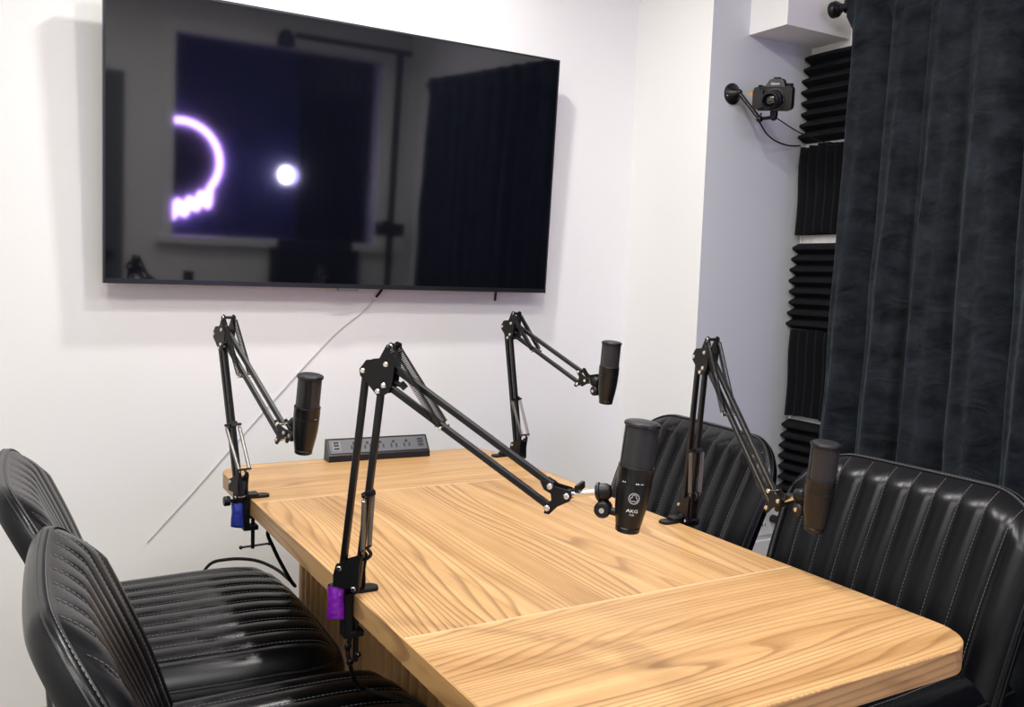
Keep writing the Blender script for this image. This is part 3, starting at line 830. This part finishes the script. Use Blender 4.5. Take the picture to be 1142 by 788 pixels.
# ------------------------------------------------------------------ boom arms
def boom_arm(axis, phi, P0, Q, U, V, T, side, tape, label, hdir, knob, tz):
    """axis: (x, y) of the swivel post; the other points are (s, z) in the arm's own vertical plane; side=+1 clamp body right of the post"""
    ax, ay = axis; ca, sa = math.cos(R(phi)), math.sin(R(phi))
    lat = Vector((-sa, ca, 0))
    def W(s, z, t=0.): return Vector((ax+s*ca, ay+s*sa, z)) + lat*t
    arm = thing('microphone_stand', label, 'microphone stand', (ax, ay, TT), None, 'scissor microphone arms clamped to the table')
    P0, Q, U, V, T = [Vector(p) for p in (P0, Q, U, V, T)]
    o1 = Vector((-.013, .0155)); o2 = Vector((.0015, .0165))
    # clamp: body outside the table edge, upper jaw on top, lower jaw, screw
    xe = X0 if side > 0 else X1
    xb = xe - side*.003
    bm = NB()
    def bx(xa, xb_, y0, y1, z0, z1): box(bm, (min(xa, xb_), y0, z0), (max(xa, xb_), y1, z1))
    bx(xb, xb-side*.014, ay-.013, ay+.013, TT-.066, TT+.012)
    bx(xb-side*.014, xb+side*.020, ay-.013, ay+.013, TT-.074, TT-.063)
    bx(xb-side*.014, xb+side*.020, ay-.013, ay+.013, TT+.0006, TT+.012)
    bx(xb-side*.004, ax, ay-.010, ay+.010, TT-.02, TT+.014)
    bmesh.ops.bevel(bm, geom=bm.edges[:], offset=.0015, segments=1, affect='EDGES')
    cl = obj('clamp', bm, M['plate_metal'], arm)
    bm = NB()  # flat rounded tongue on the table
    pl = rrect(0, .044, -.014, .014, .010, 6)
    prism(bm, pl, lambda x, y: (xb+side*(x+.002), ay+y, TT+.0005), lambda x, y: (xb+side*(x+.002), ay+y, TT+.006))
    bmesh.ops.bevel(bm, geom=[e for e in bm.edges if min(v.co.z for v in e.verts) > TT+.004], offset=.0015, segments=2, affect='EDGES')
    obj('upper_jaw', bm, M['plate_metal'], cl)
    bm = NB(); sxp = xb+side*.010
    cyl(bm, (sxp, ay, TT-.120), (sxp, ay, TT-TH_-.006), .0045, 12); lathe(bm, (sxp, ay, TT-TH_-.0045), (0, 0, -1), [(0, .011), (.004, .011), (.006, .006)], 16)
    sc = obj('clamp_screw', bm, M['black_metal'], cl)
    bm = NB(); hd = Vector(hdir); c0 = Vector((sxp, ay, TT-.114))
    cyl(bm, c0-hd*.7, c0+hd, .0026, 8); sphere(bm, c0-hd*.7, .0045, 10); sphere(bm, c0+hd, .0045, 10); obj('screw_handle', bm, M['dark_steel'], sc)
    # swivel post and its knob, cloth tape round it
    bm = NB(); cyl(bm, (ax, ay, TT-.062+tz), (ax, ay, TT+.018), .0105, 18); obj('swivel_post', bm, M['black_metal'], arm)
    if knob:
      bm = NB(); kd = Vector((-side, 0, 0)); k0 = Vector((ax, ay, TT-.003))
      lathe(bm, k0+kd*.009, kd, [(0, .004), (.008, .004), (.008, .010), (.010, .0115), (.020, .0115), (.022, .010), (.022, 0)], 12); obj('knob', bm, M['plastic'], arm)
    if tape:
        bm = NB(); n = 18; rows = []
        for j, (z, r) in enumerate(((TT-.008, .0125), (TT-.013, .0142), (TT-.03, .0138), (TT-.05, .0150), (TT-.066, .0146), (TT-.0655, .0110))):
            rows.append([bm.verts.new((ax+(r+.0012*math.sin(3*a+j))*math.cos(a), ay+(r+.0012*math.cos(2*a+2*j))*math.sin(a), z+tz-.006*math.sin(a+.5)*(j > 2))) for a in [2*PI*k/n for k in range(n)]])
        for j in range(5):
            for k in range(n): kk = (k+1) % n; bm.faces.new([rows[j][k], rows[j][kk], rows[j+1][kk], rows[j+1][k]])
        o = obj('tape', bm, M[tape], arm); o['label'] = ('purple' if 'purple' in tape else 'blue') + ' tape wrapped round the post'
    # lower bracket plates
    def plates(name, poly, c, tt=.0105, th=.0025):
        bm = NB()
        for sgn in (-1, 1):
            prism(bm, poly, lambda s, z: W(c.x+s, c.y+z, sgn*tt), lambda s, z: W(c.x+s, c.y+z, sgn*(tt+th)))
        return obj(name, bm, M['plate_metal'], arm, smooth=False)
    def bolts(par, pts, tt=.013):
        for p in pts:
            bm = NB(); a = tt+.003
            lathe(bm, W(p.x, p.y, -a), lat, [(0, 0), (0, .003), (.0012, .0045), (.003, .0048), (.003, .0026), (2*a-.003, .0026), (2*a-.003, .0048), (2*a-.0012, .0045), (2*a, .003), (2*a, 0)], 12, False)
            o = obj('bolt', bm, M['steel'], par); o['label'] = 'bright steel bolt'
    dz = P0.y-(TT+.018)
    lb = plates('lower_bracket', [(-.024-P0.x*0, -dz), (-.024, .004), (-.019, .022), (.004, .031), (.020, .042), (.025, .036), (.021, .012), (.022, -.018), (.016, -.024), (.004, -dz)], P0)
    bolts(lb, [P0+o1, P0-o1])
    bm = NB(); cyl(bm, W(0, TT+.016), W(P0.x*.5, P0.y-.012), .0085, 14); obj('bracket_core', bm, M['black_metal'], lb)
    bm = NB(); tube(bm, spline([W(P0.x+.020, P0.y+.030, 0), W(P0.x+.030, P0.y+.034), W(P0.x+.036, P0.y+.042), W(P0.x+.030, P0.y+.050)], 5), .003, 8); cyl(bm, W(P0.x+.028, P0.y+.0505, -.0165), W(P0.x+.028, P0.y+.0505, .0165), .0025, 8); obj('spring_hook', bm, M['black_metal'], lb)
    # lower bars
    for oo in (o1, -o1):
        bm = NB(); a, b = P0+oo, Q+oo; bar(bm, W(a.x, a.y), W(b.x, b.y), .0105, .0105, side=lat); obj('lower_bar', bm, M['black_metal'], arm)
    # elbow bracket
    ep = [(-.0195, .018), (-.008, .033), (.014, .036), (.026, .058), (.033, .063), (.041, .060), (.041, .040), (.0405, .027), (.0365, -.005), (.027, -.019), (.012, -.022), (.005, -.015), (-.006, -.003), (-.018, .008)]
    Ue = Q+Vector((.0245, .011)); W0 = Q+Vector((.033, .056))
    eb = plates('elbow_bracket', ep, Q)
    bolts(eb, [Q+o1, Q-o1, Ue+o2, Ue-o2, W0])
    bm = NB(); cyl(bm, W(W0.x, W0.y, -.017), W(W0.x, W0.y, .017), .0035, 8); obj('pivot_pin', bm, M['black_metal'], eb)
    bm = NB(); cyl(bm, W(Ue.x+.006, Ue.y-.010, 0), W(Ue.x+.024, Ue.y-.016, 0), .004, 10); bar(bm, W(Ue.x+.022, Ue.y-.012), W(Ue.x+.030, Ue.y-.020), .006, .010, side=lat); obj('elbow_knob', bm, M['plastic'], eb)
    # upper bars
    for oo in (o2, -o2):
        bm = NB(); a, b = Ue+oo, V+oo; bar(bm, W(a.x, a.y), W(b.x, b.y), .0105, .0105, side=lat); obj('upper_bar', bm, M['black_metal'], arm)
    # end bracket
    d_ = T-V; dl = d_.length; e1 = d_/dl; e2 = Vector((-e1.y, e1.x))
    def ee(p, q): v = e1*p+e2*q; return (v.x, v.y)
    epl = [ee(-.010, .024), ee(-.002, .026), ee(.012, .015), ee(dl+.004, .008), ee(dl+.008, 0), ee(dl+.004, -.008), ee(.012, -.015), ee(-.002, -.026), ee(-.010, -.024), ee(-.006, -.012), ee(.004, -.005), ee(.004, .005), ee(-.006, .012)]
    nb = plates('end_bracket', epl, V)
    bolts(nb, [V+o2, V-o2, T])
    bm = NB(); lathe(bm, W(T.x, T.y, -.0095), lat, [(0, .007), (.019, .007)], 14); obj('end_pin', bm, M['black_metal'], nb)
    bm = NB(); cyl(bm, W(T.x+.004, T.y+.004), W(T.x+.016, T.y+.012), .0035, 8); bar(bm, W(T.x+.014, T.y+.011, -.010), W(T.x+.018, T.y+.013, .018), .006, .011); obj('thumb_screw', bm, M['plastic'], nb)
    # springs
    def coil(p, q, r, turns, wire):
        p = Vector(p); q = Vector(q); d = q-p; a, b = frame_of(d); n = turns*8
        pts = [p + d*(k/n) + (a*math.cos(2*PI*k/8)+b*math.sin(2*PI*k/8))*r for k in range(n+1)]
        bm = NB(); tube(bm, pts, wire, 5)
        dd = d.normalized(); 
        tube(bm, [p-dd*.006, p+dd*.003], wire*1.3, 6); tube(bm, [q-dd*.003, q+dd*.006], wire*1.3, 6)
        return bm
    S1 = Ue.lerp(V, .36) - o2
    for sgn in (-1, 1):
        bm = coil(W(W0.x+.003, W0.y-.006, sgn*.0135), W(S1.x-.004, S1.y+.005, sgn*.0135), .0054, 46, .0010)
        o = obj('upper_spring', bm, M['dark_steel'], arm); o['label'] = 'steel coil spring by the elbow'
    bm = NB(); cyl(bm, W(S1.x, S1.y, -.019), W(S1.x, S1.y, .019), .003, 8); obj('spring_pin', bm, M['steel'], arm)
    S2 = P0.lerp(Q, .48) - o1; H0 = P0+Vector((.030, .050))
    bm = NB(); cyl(bm, W(S2.x, S2.y, -.020), W(S2.x, S2.y, .020), .0032, 8); bar(bm, W(S2.x-.007, S2.y-.004), W(S2.x+.007, S2.y+.004), .016, .012, side=lat); obj('spring_pin', bm, M['black_metal'], arm)
    for sgn in (-1, 1):
        bm = coil(W(S2.x, S2.y-.006, sgn*.0155), W(H0.x-.003, H0.y, sgn*.0125), .0036, 40, .0009)
        obj('lower_spring', bm, M['spring_steel'], arm)
    return W(T.x, T.y), Vector((ca, sa, 0)), W

# ------------------------------------------------------------------ microphones
def make_mic():
    r = thing('microphone', 'x', 'microphone', (0, 0, 0), None, 'black condenser microphones on the arms')
    bm = NB(); lathe(bm, (0, 0, 0), (0, 0, 1), [(0, 0), (0, .0165), (.0012, .0178), (.0075, .0182), (.0088, .0172), (.0095, .0172)], 40, False); obj('base_ring', bm, M['mic_body'], r)
    bm = NB(); lathe(bm, (0, 0, .0092), (0, 0, 1), [(0, .0165), (.0005, .0186), (.010, .0202), (.024, .0226), (.040, .0244), (.056, .0255), (.0645, .0259), (.0650, .0252), (.0664, .0252), (.0669, .0261), (.088, .0263), (.0888, .0266), (.0896, .0262), (.0896, .0235)], 48, False); obj('body', bm, M['mic_body'], r)
    bm = NB(); lathe(bm, (0, 0, .097), (0, 0, 1), [(0, .0238), (.061, .0238)], 48, False); obj('grille', bm, M['grille'], r)
    bm = NB()
    for a in (90, 270):
        bm = NB(); prev = None
        for k in range(9):
            t = R(a-16+4*k); cur = [bm.verts.new((rr*math.cos(t), rr*math.sin(t), z)) for rr, z in ((.0247, .097), (.0247, .158), (.0234, .158), (.0234, .097))]
            if prev:
                for q in range(4): bm.faces.new([prev[q], cur[q], cur[(q+1) % 4], prev[(q+1) % 4]])
            else: bm.faces.new(cur)
            prev = cur
        bm.faces.new(prev)
        obj('grille_rib', bm, M['mic_body'], r)
    bm = NB(); lathe(bm, (0, 0, .1575), (0, 0, 1), [(0, .0236), (0, .0252), (.0010, .0266), (.0042, .0266), (.0055, .0258), (.0058, .0228)], 48, False); obj('cap_ring', bm, M['mic_body'], r)
    bm = NB(); lathe(bm, (0, 0, .1630), (0, 0, 1), [(0, .0234), (.0015, .0222), (.0028, .016), (.0034, .008), (.0036, 0)], 40, False); obj('cap_mesh', bm, M['grille'], r)
    # marks on the front: ringed emblem, lettering
    def wrap(bm, zc, rad):
        for v in bm.verts:
            a = v.co.x/rad; rr = rad+v.co.z
            v.co = Vector((rr*math.cos(a), rr*math.sin(a), zc+v.co.y))
        return bm
    def ring(bm, cx, cy, ro, ri, n=28, a0=0, a1=360):
        prev = None; first = None
        for k in range(n+1):
            a = R(a0+(a1-a0)*k/n)
            cur = (bm.verts.new((cx+ro*math.cos(a), cy+ro*math.sin(a), 0)), bm.verts.new((cx+ri*math.cos(a), cy+ri*math.sin(a), 0)))
            if prev: bm.faces.new([prev[0], cur[0], cur[1], prev[1]])
            prev = cur
    bm = NB(); ring(bm, 0, 0, .0084, .0068)
    for a in (90, 210, 330): ring(bm, .0026*math.cos(R(a)), .0026*math.sin(R(a)), .0036, .0023, 20, a-120, a+120)
    bm_ = wrap(bm, .0560, .0252+.0006); bmesh.ops.solidify(bm_, geom=bm_.faces[:], thickness=.0003); o = obj('emblem', bm_, M['white_print'], r, smooth=False); o['label'] = 'white ringed emblem'
    bm = text_mesh('AKG', .0068)
    for v in bm.verts: v.co.x *= 1.25; v.co.z = max(0, v.co.z)*.3
    o = obj('lettering', wrap(bm, .0370, .0232+.0012), M['white_print'], r, smooth=False); o['label'] = 'white maker lettering'
    bm = text_mesh('P120', .0034)
    for v in bm.verts: v.co.z = max(0, v.co.z)*.3
    o = obj('small_lettering', wrap(bm, .0312, .0226+.0012), M['white_print'], r, smooth=False)
    bm = NB()
    for x, w, h in ((-.020, .0012, .002), (-.0165, .0014, .0014), (.0, .001, .002), (.0018, .001, .002), (.0036, .0014, .0014), (.009, .004, .0008)):
        box(bm, (x-w/2, -h/2, 0), (x+w/2, h/2, .0002))
    obj('switch_marks', wrap(bm, .0778, .0263), M['white_print'], r, smooth=False)
    return r

def swivel(mic, T, fdir, B0, axis, cw_side):
    """mount between the arm's tip T and the microphone's lower end"""
    par = mic
    zd = axis.normalized()
    near = B0 + zd*.012
    # stem leaves the tip, upper ball, lower ball beside the microphone
    out = (T - near); out = (out - zd*out.dot(zd)); out.normalize()
    lower = B0 + zd*.026 + out*(.0225+.017)
    upper = B0 + zd*.051 + out*(.0245+.018)
    bm = NB(); cyl(bm, T, upper, .0050, 14); o = obj('mount_rod', bm, M['steel'], par); o['label'] = 'bright steel mount rod'
    bm = NB(); d = (upper-T).normalized(); lathe(bm, upper-d*.011, d, [(0, .011), (.003, .0145), (.006, .0145), (.007, .0125), (.016, .0125), (.022, .009), (.0245, 0)], 24, False); lathe(bm, upper-d*.011, d, [(0, 0), (0, .011)], 24, False); obj('ball_joint', bm, M['plastic'], par)
    bm = NB(); sd = d.cross(zd).normalized()
    cyl(bm, lower-sd*.012, lower+sd*.012, .0125, 24, .003); bar(bm, upper, lower, .012, .014); cyl(bm, lower, near+zd*.012+out*.018, .006, 12); obj('swivel_mount', bm, M['plastic'], par)
    bm = NB()
    for sg in (-1, 1): lathe(bm, lower+sd*sg*.012, sd*sg, [(0, .0045), (.002, .004), (.002, 0)], 12)
    obj('mount_screw', bm, M['steel'], par)

mic0 = make_mic()
ARMS = dict(
 A=dict(axis=(.485, 1.372), phi=-47, side=1, hd=(.004, .03, -.02), knob=0, tz=.024, tape='tape_purple', arm='black scissor microphone arm with purple tape clamped to the near left table edge', mic='black microphone nearest the viewer with white ringed emblem, over the table'),
 B=dict(axis=(.485, 2.045), phi=-77, side=1, hd=(.036, -.01, .004), knob=1, tz=0, tape='tape_blue', arm='black scissor microphone arm with blue tape clamped at the far left table corner', mic='black microphone hanging at the far left, left of the power strip'),
 C=dict(axis=(1.332, 2.25), phi=-80, side=-1, hd=(-.03, .02, .0), knob=1, tz=0, tape=None, arm='black scissor microphone arm at the far right table corner under the television edge', mic='black microphone against the bare white wall, smallest in view'),
 D=dict(axis=(1.332, 1.49), phi=-98, side=-1, hd=(-.03, .02, .0), knob=1, tz=0, tape=None, arm='black scissor microphone arm on the right table edge between two chairs', mic='black microphone in front of the near right chair back'))
ARMPTS = {
 'A': {'P0': (0.0244, 0.7832), 'Q': (0.0593, 1.1057), 'U': (0.0791, 1.1184), 'V': (0.3535, 0.9519), 'T': (0.3809, 0.9562), 'M1': (0.817, 1.0159, 1.0755), 'M0': (0.8063, 1.0275, 0.9107), 'face': (-0.63, -1.0, 0)}, # 0.17118227127830732
 'B': {'P0': (0.004, 0.7735), 'Q': (-0.0843, 1.1038), 'U': (-0.0457, 1.1068), 'V': (0.2004, 0.9353), 'T': (0.2302, 0.938), 'M1': (0.5547, 1.7432, 1.0678), 'M0': (0.5493, 1.7665, 0.904), 'face': (0.95, -0.42, 0)}, # 0.17300661837051196
 'C': {'P0': (0.0203, 0.7678), 'Q': (-0.0429, 1.1106), 'U': (-0.0107, 1.1181), 'V': (0.2677, 1.0091), 'T': (0.2953, 1.0049), 'M1': (1.3972, 1.8799, 1.1166), 'M0': (1.395, 1.8927, 0.9515), 'face': (0.6, 0.8, 0)}, # 0.1618063348574462
 'D': {'P0': (0.0021, 0.7687), 'Q': (0.0305, 1.1013), 'U': (0.0535, 1.1056), 'V': (0.289, 0.8701), 'T': (0.32, 0.8743), 'M1': (1.2731, 1.0709, 1.0053), 'M0': (1.2755, 1.0881, 0.8406), 'face': (0.6, 0.85, 0)}, # 0.18069944659572146
}
for n, k in ARMS.items():
    pt = ARMPTS[n]
    Tw, fd, Wf = boom_arm(k['axis'], k['phi'], pt['P0'], pt['Q'], None or pt['U'], pt['V'], pt['T'], k['side'], k['tape'], k['arm'], k['hd'], k['knob'], k['tz'])
    top, bot = Vector(pt['M1']), Vector(pt['M0'])
    m_ = mic0 if n == 'A' else copy_tree(mic0)
    k['obj'] = m_
    z = (top-bot).normalized()
    # front of the microphone faces the direction given
    fx = Vector(pt['face']); fx = (fx - z*fx.dot(z)).normalized(); fy = z.cross(fx)
    mw = Matrix((fx, fy, z)).transposed().to_4x4()
    m_.rotation_mode = 'XYZ'; m_.rotation_euler = mw.to_euler(); m_.location = bot
    m_['label'] = k['mic']
    k['sw'] = (Tw, fd, bot, z)
for n, k in ARMS.items():
    Tw, fd, bot, z = k['sw']; swivel(k['obj'], Tw, fd, bot, z, 1)

# ------------------------------------------------------------------ cables at the left of the table
bm = NB()
tube(bm, spline([(.540, 1.425, .7105), (.535, 1.424, .67), (.528, 1.430, .629), (.530, 1.424, .604), (.545, 1.435, .562), (.575, 1.46, .532), (.61, 1.412, .530), (.64, 1.36, .530), (.66, 1.28, .524)], 10), .0040)
for p in ((.528, 1.430, .632), (.530, 1.424, .606)): sphere(bm, p, .0065, 10)
tag(obj('microphone_cable', bm, M['rubber']), 'black cable hanging below the purple-taped clamp onto the near left seat', 'cable')
bm = NB()
tube(bm, spline([(.60, 1.93, .706), (.56, 2.0, .695), (.546, 2.014, .672), (.56, 2.015, .635), (.575, 2.016, .602), (.60, 2.01, .553), (.622, 2.05, .524), (.626, 2.10, .520), (.617, 2.20, .521), (.585, 2.285, .522), (.525, 2.318, .522), (.48, 2.345, .50), (.46, 2.40, .40), (.45, 2.42, .20), (.46, 2.44, .008)], 10), .0042)
tag(obj('microphone_cable', bm, M['rubber']), 'black cable looping from the far left table edge over the seat', 'cable')

# ------------------------------------------------------------------ ceiling lights
def downlight(x, y, e, label):
    t = thing('ceiling_light', label, 'light', (x, y, ZC), None, 'round ceiling downlights')
    bm = NB(); lathe(bm, (x, y, ZC), (0, 0, -1), [(0, .11), (.008, .11), (.012, .095), (.004, .085)], 32, False); obj('frame', bm, M['trim'], t)
    bm = NB(); lathe(bm, (x, y, ZC-.004), (0, 0, -1), [(0, .085), (.002, .085), (.002, 0)], 32, False); obj('diffuser', bm, M['lamp_lens'], t)
    ld = bpy.data.lights.new('downlight', 'AREA'); ld.shape = 'DISK'; ld.size = .12; ld.energy = e; ld.color = (1, .975, .945)
    lo = bpy.data.objects.new('downlight', ld); C.objects.link(lo); lo.location = (x, y, ZC-.02)
LS = 1.0
downlight(1.0, 2.12, 22*LS, 'round ceiling downlight nearest the television')
downlight(.95, 1.36, 18*LS, 'round ceiling downlight over the middle of the table')
downlight(-.3, 1.2, 13*LS, 'round ceiling downlight over the left chairs')
# large fill panels added on the ceiling for soft overall light
def panel(x, y, sx, sy, e, label):
    t = thing('added_fill_panel', label, 'light', (x, y, ZC), None, 'added ceiling fill panels')
    bm = NB()
    box(bm, (x-sx/2, y-sy/2, ZC-.018), (x+sx/2, y-sy/2+.02, ZC)); box(bm, (x-sx/2, y+sy/2-.02, ZC-.018), (x+sx/2, y+sy/2, ZC))
    box(bm, (x-sx/2, y-sy/2, ZC-.018), (x-sx/2+.02, y+sy/2, ZC)); box(bm, (x+sx/2-.02, y-sy/2, ZC-.018), (x+sx/2, y+sy/2, ZC)); obj('frame', bm, M['trim'], t, smooth=False)
    bm = NB(); box(bm, (x-sx/2+.02, y-sy/2+.02, ZC-.010), (x+sx/2-.02, y+sy/2-.02, ZC-.004)); obj('diffuser', bm, M['lamp_lens'], t, smooth=False)
    ld = bpy.data.lights.new('panel', 'AREA'); ld.shape = 'RECTANGLE'; ld.size = sx-.05; ld.size_y = sy-.05; ld.energy = e; ld.color = (1, .99, .985)
    lo = bpy.data.objects.new('panel', ld); C.objects.link(lo); lo.location = (x, y, ZC-.03)
panel(.0, .45, 1.2, .6, 19*LS, 'large added ceiling fill panel behind the viewer, left')
panel(1.5, .3, 1.2, .6, 12*LS, 'large added ceiling fill panel over the near end of the table, right')

w = bpy.data.worlds.new('world'); scene.world = w; w.use_nodes = True
w.node_tree.nodes['Background'].inputs[0].default_value = (.5, .5, .52, 1); w.node_tree.nodes['Background'].inputs[1].default_value = .3
scene.view_settings.view_transform = 'Standard'; scene.view_settings.look = 'None'
scene.view_settings.exposure = -0.16; scene.view_settings.gamma = 1.0; scene.view_settings.use_curve_mapping = False
